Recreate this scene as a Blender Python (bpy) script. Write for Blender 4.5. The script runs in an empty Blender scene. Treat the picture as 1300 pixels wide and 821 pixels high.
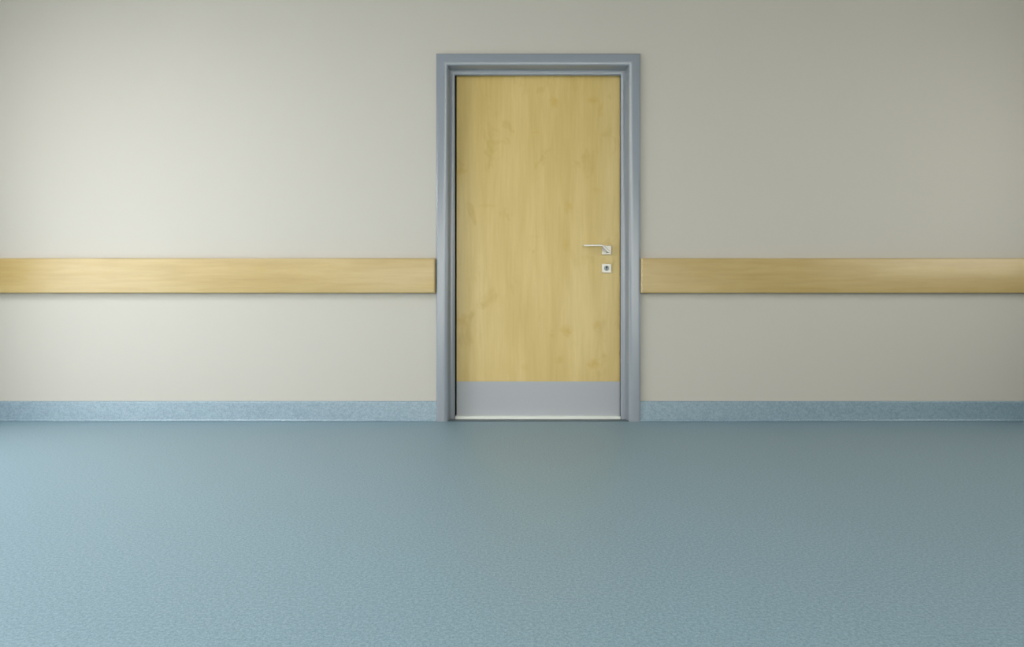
import bpy, bmesh, math
from mathutils import Vector

# ------------------------------------------------------------------ camera
W, H = 1300, 821
S, D = 212.0, 4.0                 # pixels per metre at the casing front, camera distance
F = S * D
VX, VY = 650.0, 410.5
CH = (535.0 - VY) / S             # camera height

scene = bpy.context.scene
col = scene.collection


def X(px, y=0.0):
    return (px - VX) / F * (D + y)


def Z(py, y=0.0):
    return CH - (py - VY) / F * (D + y)


cam_d = bpy.data.cameras.new('camera')
cam_d.sensor_width = 36
cam_d.lens = F / W * 36
cam_d.clip_start = 0.05
cam = bpy.data.objects.new('camera', cam_d)
cam.location = (0, -D, CH)
cam.rotation_euler = (math.pi / 2, 0, 0)
col.objects.link(cam)
scene.camera = cam

vs = scene.view_settings
scene.display_settings.display_device = 'sRGB'
vs.view_transform = 'Standard'
vs.look = 'None'
vs.gamma = 1
vs.use_curve_mapping = False
vs.exposure = 0.0


# --------------------------------------------------------------- materials
def srgb(r, g, b):
    return tuple(((c / 255) / 12.92 if c / 255 <= 0.04045 else ((c / 255 + 0.055) / 1.055) ** 2.4) for c in (r, g, b)) + (1,)


def base(name, colour, rough=0.5, metal=0.0, spec=0.5, ior=1.5):
    m = bpy.data.materials.new(name)
    m.use_nodes = True
    nt = m.node_tree
    b = nt.nodes['Principled BSDF']
    b.inputs['Base Color'].default_value = colour
    b.inputs['Roughness'].default_value = rough
    b.inputs['Metallic'].default_value = metal
    b.inputs['IOR'].default_value = ior
    b.inputs['Specular IOR Level'].default_value = spec
    return m, nt, b


def node(nt, kind, **kw):
    n = nt.nodes.new(kind)
    for k, v in kw.items():
        if k in n.inputs:
            n.inputs[k].default_value = v
        else:
            setattr(n, k, v)
    return n


def ramp(nt, src, stops):
    r = nt.nodes.new('ShaderNodeValToRGB')
    e = r.color_ramp.elements
    e[0].position, e[0].color = stops[0]
    e[1].position, e[1].color = stops[-1]
    for p, c in stops[1:-1]:
        n = e.new(p)
        n.color = c
    nt.links.new(src, r.inputs[0])
    return r.outputs[0]


def coords(nt, scale):
    tc = nt.nodes.new('ShaderNodeTexCoord')
    mp = nt.nodes.new('ShaderNodeMapping')
    mp.inputs['Scale'].default_value = scale
    nt.links.new(tc.outputs['Object'], mp.inputs[0])
    return mp.outputs[0]


def mix(nt, fac, a, b, mode='MIX'):
    m = nt.nodes.new('ShaderNodeMix')
    m.data_type = 'RGBA'
    m.blend_type = mode
    for i, v in ((0, fac), (6, a), (7, b)):
        if hasattr(v, 'is_output'):
            nt.links.new(v, m.inputs[i])
        else:
            m.inputs[i].default_value = v
    return m.outputs[2]


def bump(nt, b, src, strength, dist):
    n = nt.nodes.new('ShaderNodeBump')
    n.inputs['Strength'].default_value = strength
    n.inputs['Distance'].default_value = dist
    nt.links.new(src, n.inputs['Height'])
    nt.links.new(n.outputs[0], b.inputs['Normal'])


def wall_material():
    m, nt, b = base('painted_plaster', srgb(196, 191, 182), 0.55, 0, 0.25)
    n = node(nt, 'ShaderNodeTexNoise', Scale=140.0, Detail=3.0)
    nt.links.new(coords(nt, (1, 1, 1)), n.inputs['Vector'])
    bump(nt, b, n.outputs[0], 0.06, 0.001)
    return m


def vinyl_material(name, rough, light, mid, dark, scale, ior=1.5):
    m, nt, b = base(name, mid, rough, 0, 0.5, ior)
    v = coords(nt, (1, 1, 1))
    n1 = node(nt, 'ShaderNodeTexNoise', Scale=scale, Detail=2.0, Roughness=0.6)
    n2 = node(nt, 'ShaderNodeTexNoise', Scale=scale * 0.45, Detail=2.0, Roughness=0.5)
    nt.links.new(v, n1.inputs['Vector'])
    nt.links.new(v, n2.inputs['Vector'])
    c1 = ramp(nt, n1.outputs[0], [(0.34, dark), (0.5, mid), (0.68, light)])
    c2 = ramp(nt, n2.outputs[0], [(0.36, dark), (0.5, mid), (0.64, light)])
    nt.links.new(mix(nt, 0.4, c1, c2), b.inputs['Base Color'])
    bump(nt, b, n1.outputs[0], 1.0, BD)
    return m


def maple(name, axis, rough, knots=()):
    """pale maple veneer; axis = direction the grain runs"""
    m, nt, b = base(name, srgb(196, 172, 110), rough, 0, 0.5, 1.5 if axis == 'z' else 1.75)
    k = {'z': (1, 1, 0.06), 'x': (0.06, 1, 1)}[axis]
    fine = node(nt, 'ShaderNodeTexNoise', Scale=70.0, Detail=5.0, Roughness=0.65, Distortion=0.25)
    nt.links.new(coords(nt, k), fine.inputs['Vector'])
    k2 = {'z': (1, 1, 0.13), 'x': (0.10, 1, 1)}[axis]
    band = node(nt, 'ShaderNodeTexNoise', Scale=7.5 if axis == 'z' else 22.0, Detail=3.0, Roughness=0.55, Distortion=0.5)
    nt.links.new(coords(nt, k2), band.inputs['Vector'])
    k3 = {'z': (1, 1, 0.6), 'x': (0.35, 1, 1)}[axis]
    blot = node(nt, 'ShaderNodeTexNoise', Scale=9.0 if axis == 'z' else 12.0, Detail=3.0, Roughness=0.6, Distortion=0.6)
    nt.links.new(coords(nt, k3), blot.inputs['Vector'])
    lo, hi = (srgb(206, 178, 108), srgb(220, 194, 131)) if axis == 'z' else (srgb(180, 152, 90), srgb(190, 164, 106))
    c = ramp(nt, band.outputs[0], [(0.32, lo), (0.68, hi)])
    f = ramp(nt, fine.outputs[0], [(0.3, (0.94, 0.935, 0.91, 1)), (0.7, (1.03, 1.03, 1.04, 1))])
    c = mix(nt, 1.0, c, f, 'MULTIPLY')
    bl = ramp(nt, blot.outputs[0], [(0.60, (0, 0, 0, 1)), (0.74, (0.45, 0.45, 0.45, 1))])
    c = mix(nt, bl, c, srgb(186, 154, 72))
    # figure marks with a shape and place of their own in the veneer
    tc = nt.nodes.new('ShaderNodeTexCoord')
    for (kx, kz, rx, rz, amt) in knots:
        mp = nt.nodes.new('ShaderNodeMapping')
        mp.vector_type = 'POINT'
        mp.inputs['Location'].default_value = (-kx / rx, 0, -kz / rz)
        mp.inputs['Scale'].default_value = (1 / rx, 0, 1 / rz)
        nt.links.new(tc.outputs['Object'], mp.inputs[0])
        wob = node(nt, 'ShaderNodeVectorMath', operation='ADD')
        nz = node(nt, 'ShaderNodeTexNoise', Scale=25.0, Detail=2.0)
        nt.links.new(tc.outputs['Object'], nz.inputs['Vector'])
        sc = node(nt, 'ShaderNodeVectorMath', operation='MULTIPLY_ADD')
        nt.links.new(nz.outputs['Color'], sc.inputs[0])
        sc.inputs[1].default_value = (1.6, 0, 1.6)
        sc.inputs[2].default_value = (-0.8, 0, -0.8)
        nt.links.new(mp.outputs[0], wob.inputs[0])
        nt.links.new(sc.outputs[0], wob.inputs[1])
        ln = node(nt, 'ShaderNodeVectorMath', operation='LENGTH')
        nt.links.new(wob.outputs[0], ln.inputs[0])
        amt = min(1, amt * 1.15)
        fac = ramp(nt, ln.outputs['Value'], [(0.0, (amt, amt, amt, 1)), (1.0, (0, 0, 0, 1))])
        c = mix(nt, fac, c, srgb(198, 160, 66))
    nt.links.new(c, b.inputs['Base Color'])
    return m


M = {}
BD = 0.0009
M['wall'] = wall_material()
M['floor'] = vinyl_material('speckled_blue_vinyl', 0.42, srgb(155, 180, 193), srgb(129, 157, 171), srgb(102, 133, 149), 280.0, 1.6)
M['skirting'] = vinyl_material('speckled_blue_skirting', 0.45, srgb(143, 167, 180), srgb(124, 150, 166), srgb(102, 131, 148), 130.0, 2.3)
M['frame'], _, _ = base('grey_lacquered_steel', srgb(138, 145, 154), 0.27, 0, 0.5, 1.8)
M['kick'], _nt, _b = base('grey_kick_plate_laminate', srgb(174, 177, 183), 0.42, 0, 0.5)
M['steel'], _, _ = base('satin_steel', srgb(186, 184, 178), 0.36, 0.7, 0.5)
M['cylinder'], _, _ = base('dark_cylinder_steel', srgb(120, 130, 134), 0.35, 0.8, 0.5)
M['slot'], _, _ = base('black_slot', srgb(24, 26, 28), 0.6)
M['seal'], _, _ = base('black_rubber', srgb(16, 15, 13), 0.7, 0, 0.2)
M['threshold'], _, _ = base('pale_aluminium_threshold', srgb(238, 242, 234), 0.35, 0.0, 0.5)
M['dark_metal_shade'], _, _ = base('dark_metal_recess_shade', srgb(62, 76, 84), 0.4, 0.3, 0.5)
M['far_wall'], _, _ = base('blue_grey_wall_paint', srgb(140, 146, 150), 0.6, 0, 0.3)
M['ceiling'], _, _ = base('grey_ceiling_paint', srgb(140, 142, 142), 0.8, 0, 0.2)
M['white_frame'], _, _ = base('white_window_frame', srgb(225, 227, 226), 0.4)
M['fill_lamp_body'], _, _ = base('white_fill_lamp_body', srgb(225, 225, 222), 0.5)


def emit(name, colour, strength):
    m, nt, b = base(name, colour, 0.5)
    b.inputs['Emission Color'].default_value = colour
    b.inputs['Emission Strength'].default_value = strength
    return m


FILL_LAMP = 25.5
M['diffuser_dim'] = emit('dimmed_fill_diffuser', (1, 0.98, 0.95, 1), 0.5)
M['diffuser'] = emit('fill_lamp_diffuser', (0.95, 0.98, 1.0, 1), FILL_LAMP)


def glass_material(name, tint):
    m = bpy.data.materials.new(name)
    m.use_nodes = True
    nt = m.node_tree
    nt.nodes.clear()
    o = nt.nodes.new('ShaderNodeOutputMaterial')
    t = nt.nodes.new('ShaderNodeBsdfTransparent')
    t.inputs[0].default_value = tint
    g = nt.nodes.new('ShaderNodeBsdfGlossy')
    g.inputs['Roughness'].default_value = 0.02
    mx = nt.nodes.new('ShaderNodeMixShader')
    mx.inputs[0].default_value = 0.05
    nt.links.new(t.outputs[0], mx.inputs[1])
    nt.links.new(g.outputs[0], mx.inputs[2])
    nt.links.new(mx.outputs[0], o.inputs[0])
    return m


M['glass'] = glass_material('clear_window_glass', (0.96, 0.98, 0.98, 1))
M['tinted_glass'] = glass_material('tinted_window_glass', (0.90, 0.89, 0.84, 1))  # tint put in to weaken the light these panes let through


# ------------------------------------------------------------------ helpers
def link(name, bm, mat, parent=None, smooth=False, bevel=0.0, seg=2):
    me = bpy.data.meshes.new(name)
    bmesh.ops.recalc_face_normals(bm, faces=bm.faces)
    bm.to_mesh(me)
    bm.free()
    o = bpy.data.objects.new(name, me)
    me.materials.append(M[mat])
    col.objects.link(o)
    if parent is not None:
        o.parent = parent
    if bevel:
        md = o.modifiers.new('bevel', 'BEVEL')
        md.width = bevel
        md.segments = seg
        md.limit_method = 'ANGLE'
        md.angle_limit = math.radians(35)
        smooth = True
    if smooth:
        for p in me.polygons:
            p.use_smooth = True
        md = o.modifiers.new('normals', 'WEIGHTED_NORMAL')
        md.keep_sharp = True
    return o


def empty(name, loc):
    o = bpy.data.objects.new(name, None)
    o.location = loc
    o.empty_display_size = 0.1
    col.objects.link(o)
    return o


def box(bm, x0, x1, y0, y1, z0, z1):
    vs_ = [bm.verts.new(p) for p in ((x0, y0, z0), (x1, y0, z0), (x1, y1, z0), (x0, y1, z0),
                                     (x0, y0, z1), (x1, y0, z1), (x1, y1, z1), (x0, y1, z1))]
    for f in ((0, 3, 2, 1), (4, 5, 6, 7), (0, 1, 5, 4), (1, 2, 6, 5), (2, 3, 7, 6), (3, 0, 4, 7)):
        bm.faces.new([vs_[i] for i in f])
    return vs_


def boxm(*a):
    bm = bmesh.new()
    box(bm, *a)
    return bm


def disc(bm, cx, cz, r, y0, y1, n=40):
    """a short cylinder whose axis runs along y"""
    a = [bm.verts.new((cx + r * math.cos(t * 2 * math.pi / n), y0, cz + r * math.sin(t * 2 * math.pi / n))) for t in range(n)]
    b = [bm.verts.new((v.co.x, y1, v.co.z)) for v in a]
    bm.faces.new(a)
    bm.faces.new(b[::-1])
    for i in range(n):
        bm.faces.new((a[i], b[i], b[(i + 1) % n], a[(i + 1) % n]))


def extrude_profile(bm, prof, x0, x1):
    """prof: (y, z) loop, swept along x"""
    a = [bm.verts.new((x0, y, z)) for y, z in prof]
    b = [bm.verts.new((x1, y, z)) for y, z in prof]
    n = len(prof)
    bm.faces.new(a)
    bm.faces.new(b[::-1])
    for i in range(n):
        bm.faces.new((a[i], b[i], b[(i + 1) % n], a[(i + 1) % n]))


def tag(o, label=None, cat=None, group=None, kind=None):
    for k, v in (('label', label), ('category', cat), ('group', group), ('kind', kind)):
        if v:
            o[k] = v
    return o


# ------------------------------------------------------------------ the room
WY = 0.030                                   # face of the corridor wall
LX, RX = -3.30, 3.70                         # side walls
FY = -5.3                                    # wall behind the camera
CZ = 2.95
OL, OR, OT = X(568.2), X(798.8), Z(82)       # opening at the casing front
CW = 0.068                                   # casing width


def wall_slab(name, axis, p0, p1, u0, u1, holes, label, mat='wall'):
    """a slab from p0 to p1 along axis, u0..u1 across, floor to ceiling, with rectangular holes"""
    us = sorted({u0, u1} | {h[0] for h in holes} | {h[1] for h in holes})
    zs = sorted({0.0, CZ} | {h[2] for h in holes} | {h[3] for h in holes})
    bm = bmesh.new()

    def solid(i, j):
        if not (0 <= i < len(us) - 1 and 0 <= j < len(zs) - 1):
            return False
        uc, zc = (us[i] + us[i + 1]) / 2, (zs[j] + zs[j + 1]) / 2
        return not any(h[0] < uc < h[1] and h[2] < zc < h[3] for h in holes)

    cache = {}

    def v(p, u, z):
        k = (round(p, 5), round(u, 5), round(z, 5))
        if k not in cache:
            cache[k] = bm.verts.new((p, u, z) if axis == 'x' else (u, p, z))
        return cache[k]
    for i in range(len(us) - 1):
        for j in range(len(zs) - 1):
            if not solid(i, j):
                continue
            a, b, c, d = us[i], us[i + 1], zs[j], zs[j + 1]
            for p in (p0, p1):
                bm.faces.new((v(p, a, c), v(p, b, c), v(p, b, d), v(p, a, d)))
            for (di, dj, q) in ((-1, 0, ((a, c), (a, d))), (1, 0, ((b, c), (b, d))), (0, -1, ((a, c), (b, c))), (0, 1, ((a, d), (b, d)))):
                if not solid(i + di, j + dj):
                    (ua, za), (ub, zb) = q
                    bm.faces.new((v(p0, ua, za), v(p0, ub, zb), v(p1, ub, zb), v(p1, ua, za)))
    o = link(name, bm, mat)
    tag(o, label, 'wall', kind='structure')
    return o


T = 0.20
WIN_L = (-2.9, -0.76, 0.01, 1.80)
WIN_FILL = (-2.6, 2.3, 0.30, 2.15)  # unseen window added behind the camera, soft fill for the back wall
WIN_R = (-3.4, -0.75, 0.95, 2.15)
wall_slab('wall_back', 'y', WY, WY + T, LX - T, RX + T, [(OL - 0.03, OR + 0.03, 0.0, OT + 0.03)],
          'pale warm grey painted corridor wall around the wooden door')
wall_slab('wall_left', 'x', LX - T, LX, FY, WY, [WIN_L], 'pale grey side wall with the tall daylight window')
wall_slab('wall_right', 'x', RX, RX + T, FY, WY, [WIN_R], 'blue grey side wall with the small window', 'far_wall')
wall_slab('wall_front', 'y', FY - T, FY, LX - T, RX + T, [WIN_FILL], 'blue grey wall behind the viewer', 'far_wall')

o = link('floor', boxm(LX - T, RX + T, FY - T, WY + T + 0.4, -0.08, 0.0), 'floor')
tag(o, 'speckled blue grey vinyl corridor floor with a soft sheen', 'floor', kind='structure')
o = link('ceiling', boxm(LX - T, RX + T, FY - T, WY + T, CZ, CZ + 0.08), 'ceiling')
tag(o, 'plain grey ceiling over the corridor', 'ceiling', kind='structure')


def window(n, xa, xb, y0, y1, z0, z1, cols, label):
    r = empty('window_%d' % n, ((xa + xb) / 2, (y0 + y1) / 2, z0))
    tag(r, label, 'window', kind='structure')
    w = 0.05
    ox, oy, oz = r.location
    bm = bmesh.new()
    xm = (xa + xb) / 2
    for (a, b, c, d) in ((y0, y1, z0, z0 + w), (y0, y1, z1 - w, z1), (y0, y0 + w, z0 + w, z1 - w), (y1 - w, y1, z0 + w, z1 - w)):
        box(bm, xm - 0.035 - ox, xm + 0.035 - ox, a - oy, b - oy, c - oz, d - oz)
    for i in range(1, cols):
        yc = y0 + (y1 - y0) * i / cols
        box(bm, xm - 0.025 - ox, xm + 0.025 - ox, yc - 0.022 - oy, yc + 0.022 - oy, z0 + w - oz, z1 - w - oz)
    link('window_frame', bm, 'white_frame', r)
    for i in range(cols):
        a = y0 + (y1 - y0) * i / cols + (0.022 if i else w)
        b = y0 + (y1 - y0) * (i + 1) / cols - (0.022 if i < cols - 1 else w)
        link('window_pane', boxm(-0.004, 0.004, a - oy, b - oy, w, z1 - z0 - w), 'glass' if xa < 0 else 'tinted_glass', r)


window(1, LX - T, LX, *WIN_L, 3, 'tall white framed daylight window at the left end')
window(2, RX, RX + T, *WIN_R, 2, 'small white framed window at the right end')


def fill_window(n, y, win, cols, label):
    r = empty('window_%d' % n, ((win[0] + win[1]) / 2, y, win[2]))
    tag(r, label, 'window', kind='structure')
    hw, hh, w = (win[1] - win[0]) / 2, win[3] - win[2], 0.05
    bm = bmesh.new()
    box(bm, -hw, hw, -.035, .035, 0, w)
    box(bm, -hw, hw, -.035, .035, hh - w, hh)
    box(bm, -hw, -hw + w, -.035, .035, w, hh - w)
    box(bm, hw - w, hw, -.035, .035, w, hh - w)
    for i in range(1, cols):
        xc = -hw + 2 * hw * i / cols
        box(bm, xc - .022, xc + .022, -.025, .025, w, hh - w)
    link('window_frame', bm, 'white_frame', r)
    for i in range(cols):
        a = -hw + 2 * hw * i / cols + (.022 if i else w)
        b = -hw + 2 * hw * (i + 1) / cols - (.022 if i < cols - 1 else w)
        link('window_pane', boxm(a, b, -.004, .004, w, hh - w), 'tinted_glass', r)


fill_window(3, FY - T / 2, WIN_FILL, 5, 'wide low white framed fill window added behind the viewer')

# --------------------------------------------------------------- skirtings
def skirting(name, x0, x1, label):
    top = Z(509.6, 0.004)
    f, w = 0.010, WY
    prof = [(w, 0.0), (w, top + 0.001), (w - 0.010, top + 0.001), (f + 0.003, top - 0.0005), (f + 0.0005, top - 0.004), (f, top - 0.008),
            (f, 0.0135), (f - 0.0015, 0.011), (f - 0.005, 0.0085), (f - 0.006, 0.006), (f - 0.006, 0.003), (f - 0.004, 0.0)]
    bm = bmesh.new()
    extrude_profile(bm, prof, x0, x1)
    o = link(name, bm, 'skirting')
    tag(o, label, 'baseboard', kind='structure')


skirting('baseboard_left', LX, OL - CW, 'speckled blue vinyl baseboard left of the door, paled by daylight')
skirting('baseboard_right', OR + CW, RX, 'speckled blue vinyl baseboard right of the door, darker')


# -------------------------------------------------------------------- door
DX = (OL + OR) / 2
door = empty('door_1', (DX, 0.10, 0.0))
tag(door, 'closed maple door with grey kick plate in a grey steel frame', 'door', kind='structure')
DO = Vector(door.location)


def dlink(name, bm, mat, parent=door, **kw):
    for v in bm.verts:
        v.co -= DO
    o = link(name, bm, mat, parent, **kw)
    return o


# swept casing: (side offset outward, top offset outward, y)
cw_s, cw_t = CW, CW
prof = [(cw_s, cw_t, WY + 0.002), (cw_s, cw_t, 0.0055), (cw_s - 0.001, cw_t - 0.001, 0.0035), (cw_s - 0.003, cw_t - 0.003, 0.0024)]
for i in range(1, 12):                                  # gently crowned face
    t = i / 12
    u = cw_s - 0.003 - t * (cw_s - 0.0065)
    y = 0.001 + 0.0015 * max(0.0, 1 - t * 6) ** 2 + 0.0075 * max(0.0, (t - 0.62) / 0.38) ** 2
    prof.append((u, u, y))
prof += [(0.0035, 0.0035, 0.0090), (0.0015, 0.0015, 0.0105), (0.0004, 0.0004, 0.012), (0.0, 0.0, 0.014),
         (-0.007, -0.0005, 0.080), (-0.0085, -0.001, 0.0875), (-0.0105, -0.002, 0.0893),
         (-0.0170, -0.0085, 0.0893), (-0.0220, -0.0135, 0.0902), (-0.0270, -0.0180, 0.0922), (-0.0315, -0.0225, 0.0952), (-0.0345, -0.025, 0.0985), (-0.0355, -0.026, 0.101),
         (-0.0355, -0.026, 0.108), (-0.010, -0.006, 0.108), (-0.010, -0.006, 0.190), (0.026, 0.026, 0.190), (0.026, 0.026, WY + 0.002)]
bm = bmesh.new()
rings = []
for us, ut, y in prof:
    rings.append([bm.verts.new(p) for p in ((OL - us, y, 0), (OL - us, y, OT + ut), (OR + us, y, OT + ut), (OR + us, y, 0))])
n = len(rings)
for i in range(n):
    a, b = rings[i], rings[(i + 1) % n]
    for k in range(3):
        bm.faces.new((a[k], a[k + 1], b[k + 1], b[k]))
bm.faces.new([r[0] for r in rings])
bm.faces.new([r[3] for r in rings][::-1])
fr = dlink('door_frame', bm, 'frame')
for p in fr.data.polygons:
    p.use_smooth = True
# keep the mitres and the stop corners crisp
fr.data.set_sharp_from_angle(angle=math.radians(38))

LY = 0.140                                   # front of the leaf
dl, dr, dt, db = X(579.6, LY), X(787.0, LY), Z(95.3, LY), Z(528.4, LY)
ZK = Z(484.0, LY)

# black seal set in the rebate behind the stop
bm = bmesh.new()
for (a, b, c, d) in ((OL + 0.011, dl - 0.001, 0.0, OT), (dr + 0.0006, OR - 0.011, 0.0, OT), (OL + 0.011, OR - 0.011, dt + 0.001, OT + 0.004)):
    box(bm, a, b, 0.152, 0.180, c, d)
seal = dlink('door_seal', bm, 'seal')

knots = [((X(px, LY) - DX), Z(py, LY), rx, rz, a) for px, py, rx, rz, a in (
    (704, 130, .035, .05, .55), (752, 128, .05, .035, .45), (762, 140, .02, .05, .4), (652, 167, .012, .02, .45), (681, 168, .05, .007, .35),
    (585, 217, .045, .03, .6), (618, 261, .07, .018, .3), (722, 263, .03, .05, .5), (757, 242, .05, .03, .25), (718, 310, .03, .05, .4),
    (587, 408, .05, .06, .5), (720, 420, .045, .04, .6), (701, 426, .025, .02, .4), (757, 412, .02, .03, .35), (753, 462, .05, .04, .5),
    (711, 456, .035, .03, .4), (666, 466, .03, .03, .2), (680, 300, .05, .015, .2))]
M['door_wood'] = maple('maple_veneer_door', 'z', 0.42, knots)
M['rail_wood'] = maple('maple_rail', 'x', 0.34)

leaf = dlink('door_leaf', boxm(dl, dr, LY, LY + 0.042, db, dt), 'door_wood', bevel=0.0012)
kick = dlink('kick_plate', boxm(dl + 0.0008, dr - 0.0008, LY - 0.0022, LY - 0.0001, db + 0.0005, ZK), 'kick', bevel=0.0007)
tag(kick, 'flat grey kick plate across the foot of the door')

th = dlink('threshold', boxm(OL + 0.0375, OR - 0.0375, 0.094, 0.182, 0.0, Z(528.4, 0.09)-0.0005), 'threshold', bevel=0.0015)
tag(th, 'pale strip shining under the door')
sb = dlink('recess_shade_strip', boxm(OL + 0.001, OR - 0.001, 0.012, 0.0885, 0.0, 0.0022), 'dark_metal_shade', bevel=0.0006)  # added dark strip, stands in for the shaded floor in the door recess

# lever handle on a square rose
def bar(bm, pts, w, t):
    """a flat bar through points (x, y, z); w tall in the plane, t deep along y"""
    secs = []
    m = len(pts)
    for i, p in enumerate(pts):
        p = Vector(p)
        d = Vector((0, 0, 0))
        if i:
            d += (p - Vector(pts[i - 1])).normalized()
        if i < m - 1:
            d += (Vector(pts[i + 1]) - p).normalized()
        d.y = 0
        d.normalize()
        nrm = Vector((-d.z, 0, d.x))
        k = 1.0
        if 0 < i < m - 1:
            a = (Vector(pts[i + 1]) - p)
            a.y = 0
            if a.length:
                k = 1 / max(0.5, abs(a.normalized().dot(d)))
        secs.append([bm.verts.new(p + nrm * (sx * w / 2 * k) + Vector((0, sy * t / 2, 0))) for sx, sy in ((-1, -1), (1, -1), (1, 1), (-1, 1))])
    bm.faces.new(secs[0])
    bm.faces.new(secs[-1][::-1])
    for a, b in zip(secs, secs[1:]):
        for k in range(4):
            bm.faces.new((a[k], a[(k + 1) % 4], b[(k + 1) % 4], b[k]))


RY = LY - 0.010
hx0, hx1, hz0, hz1 = X(764.2, RY), X(776.0, RY), Z(323.0, RY), Z(311.6, RY)
handle = empty('door_handle', Vector(((hx0 + hx1) / 2, LY, (hz0 + hz1) / 2)) - DO)
handle.parent = door
tag(handle, 'slim satin steel lever handle on a square rose')
HO = DO + Vector(handle.location)


def hlink(name, bm, mat, parent, org, **kw):
    for v in bm.verts:
        v.co -= org
    return link(name, bm, mat, parent, **kw)


hlink('rose', boxm(hx0, hx1, RY, LY, hz0, hz1), 'steel', handle, HO, bevel=0.0012)
GY = LY - 0.056
bm = bmesh.new()
disc(bm, X(771.8, RY - 0.02), Z(318.9, RY - 0.02), 0.0085, GY + 0.004, RY, 24)
hlink('neck', bm, 'steel', handle, HO, bevel=0.0006)
bm = bmesh.new()
bar(bm, [(X(773.6, GY), GY, Z(320.2, GY)), (X(764.6, GY), GY, Z(311.4, GY)), (X(740.6, GY), GY, Z(311.4, GY))], 0.0098, 0.012)
# a slim groove line along the slanted neck, as a raised second rib
lev = hlink('lever', bm, 'steel', handle, HO, bevel=0.0012)
bm = bmesh.new()
bar(bm, [(X(774.4, GY - .001) - 0.0005, GY - 0.0055, Z(319.2, GY)), (X(767.2, GY), GY - 0.0055, Z(312.2, GY))], 0.0024, 0.0016)
hlink('groove', bm, 'cylinder', handle, HO)

ly0, ly1 = Z(346.0, RY), Z(334.8, RY)
lock = empty('door_lock', Vector(((hx0 + hx1) / 2, LY, (ly0 + ly1) / 2)) - DO)
lock.parent = door
tag(lock, 'square satin steel keyhole plate with a round cylinder')
LO = DO + Vector(lock.location)
hlink('escutcheon', boxm(hx0, hx1, RY, LY, ly0, ly1), 'steel', lock, LO, bevel=0.0012)
cx, cz = (hx0 + hx1) / 2, (ly0 + ly1) / 2
bm = bmesh.new()
disc(bm, cx, cz, 0.0165, RY - 0.003, RY + 0.001, 40)
hlink('lock_cylinder', bm, 'cylinder', lock, LO, bevel=0.0006)
bm = bmesh.new()
disc(bm, cx, cz + 0.006, 0.0062, RY - 0.0040, RY - 0.0029, 24)
box(bm, cx - 0.0022, cx + 0.0022, RY - 0.0040, RY - 0.0029, cz - 0.012, cz + 0.004)
hlink('keyhole', bm, 'slot', lock, LO)

# --------------------------------------------------------------- handrails
def rail(x0, x1, ends, label):
    y0, y1 = WY - 0.046, WY
    z0, z1 = Z(371.9, y0), Z(327.6, y0)
    r = empty('wooden_handrail', ((x0 + x1) / 2, y1, (z0 + z1) / 2))
    tag(r, label, 'handrail')
    org = Vector(r.location)
    # board with rounded long edges, standing off the wall on a recessed batten
    R, n = 0.006, 5
    pr = []
    yb = WY - 0.004
    for (cy, cz_, a0) in ((y0 + R, z0 + R, 180), (y0 + R, z1 - R, 90)):
        for i in range(n + 1):
            a = math.radians(a0 + (90 - 90 * i / n if a0 == 180 else 90 - 90 * i / n))
            pr.append((cy + R * math.cos(a), cz_ + R * math.sin(a)))
    pr = pr + [(yb, z1), (yb, z0)]
    xs = []
    b = 0.008
    bm = bmesh.new()
    cutl, cutr = ends
    # stations: chamfered ends pull the front face in
    st = [(x0, 1 if cutl else 0), (x0 + b, 0), (x1 - b, 0), (x1, 1 if cutr else 0)]
    rings = []
    for x, c in st:
        rings.append([bm.verts.new((x, max(y, y0 + b * c), z)) for y, z in pr])
    m = len(pr)
    for a, c in zip(rings, rings[1:]):
        for i in range(m):
            bm.faces.new((a[i], c[i], c[(i + 1) % m], a[(i + 1) % m]))
    bm.faces.new(rings[0])
    bm.faces.new(rings[-1][::-1])
    bmesh.ops.remove_doubles(bm, verts=bm.verts, dist=1e-6)
    for v in bm.verts:
        v.co -= org
    o = link('rail_board', bm, 'rail_wood', r)
    for p in o.data.polygons:
        p.use_smooth = True
    o.data.set_sharp_from_angle(angle=math.radians(30))
    bm = boxm(x0 + 0.012, x1 - 0.012, WY - 0.004, WY, z0 + 0.012, z1 - 0.012)
    for v in bm.verts:
        v.co -= org
    link('mounting_batten', bm, 'dark_metal_shade', r)
    return r


rail(LX, OL - CW - 0.0045, (0, 1), 'long maple wall handrail running left from the door frame, bleached pale by daylight')
rail(OR + CW + 0.0008, RX, (1, 0), 'long maple wall handrail running right from the door frame, darker honey toned')

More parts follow.
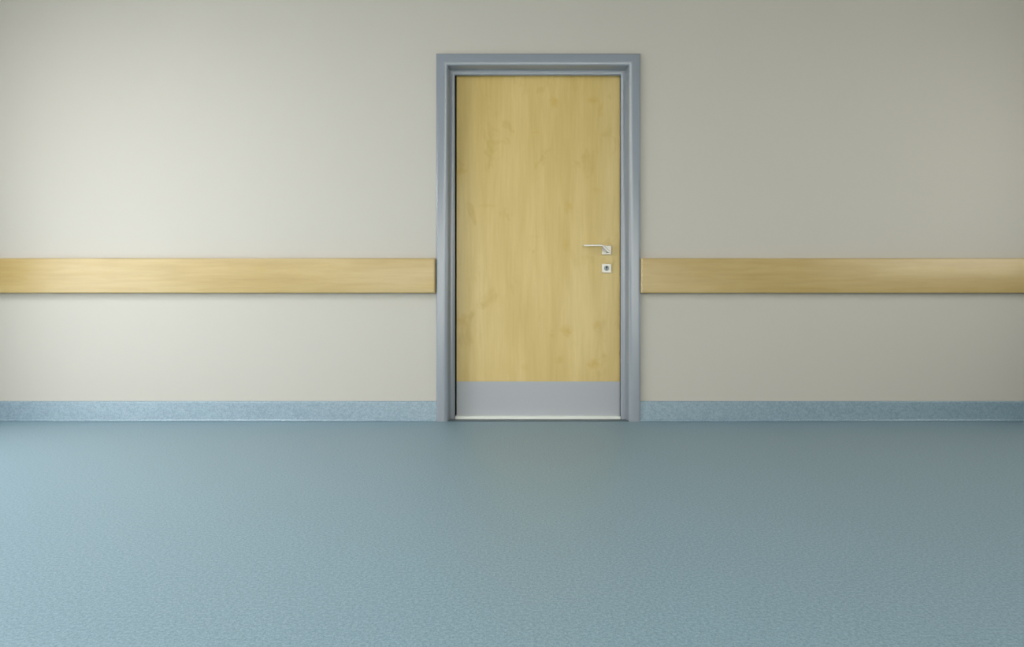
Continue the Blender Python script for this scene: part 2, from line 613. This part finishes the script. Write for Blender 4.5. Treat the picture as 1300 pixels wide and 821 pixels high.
# ------------------------------------------------------------------ unseen lamps, added to brighten floor and wall
for i, (x, y) in enumerate(((-2.8, -2.5), (1.9, -2.5), (-2.8, -4.2), (1.9, -4.2))):
    lit = x < 0
    r = empty('fill_lamp', (x, y, CZ))
    tag(r, 'long white fill lamp added in the ceiling, %s, %s' % ('nearer the door' if i < 2 else 'behind the viewer', 'lit, on the window side' if lit else 'dimmed, on the right'),
        'lamp', 'fill lamps added in the ceiling')
    bm = bmesh.new()
    hx, hy, b = 0.3, 0.6, 0.02
    for q in ((-hx, hx, -hy, -hy + b), (-hx, hx, hy - b, hy), (-hx, -hx + b, -hy + b, hy - b), (hx - b, hx, -hy + b, hy - b)):
        box(bm, *q, -0.025, 0.0)
    link('fill_lamp_frame', bm, 'fill_lamp_body', r)
    link('fill_lamp_diffuser', boxm(-hx + b, hx - b, -hy + b, hy - b, -0.020, -0.002), 'diffuser' if lit else 'diffuser_dim', r)

# --------------------------------------------------------------- daylight
w = bpy.data.worlds.new('world')
scene.world = w
w.use_nodes = True
nt = w.node_tree
bg = nt.nodes['Background']
SKY = 5.5
bg.inputs['Color'].default_value = (0.975, 0.985, 1.0, 1)
bg.inputs['Strength'].default_value = SKY


def portal(name, x, win, sx):
    ld = bpy.data.lights.new(name, 'AREA')
    ld.shape = 'RECTANGLE'
    ld.size, ld.size_y = win[3] - win[2], win[1] - win[0]
    ld.cycles.is_portal = True
    o = bpy.data.objects.new(name, ld)
    o.location = (x, (win[0] + win[1]) / 2, (win[2] + win[3]) / 2)
    o.rotation_euler = (0, math.radians(-90 * sx), 0)
    col.objects.link(o)


portal('window_daylight', LX - 0.02, WIN_L, 1)
portal('window_daylight', RX + 0.02, WIN_R, -1)
ld = bpy.data.lights.new('window_daylight', 'AREA')  # portal of the added fill window
ld.shape = 'RECTANGLE'
ld.size, ld.size_y = WIN_FILL[1] - WIN_FILL[0], WIN_FILL[3] - WIN_FILL[2]
ld.cycles.is_portal = True
o = bpy.data.objects.new('window_daylight', ld)
o.location = ((WIN_FILL[0] + WIN_FILL[1]) / 2, FY - 0.02, (WIN_FILL[2] + WIN_FILL[3]) / 2)
o.rotation_euler = (math.radians(90), 0, 0)
col.objects.link(o)
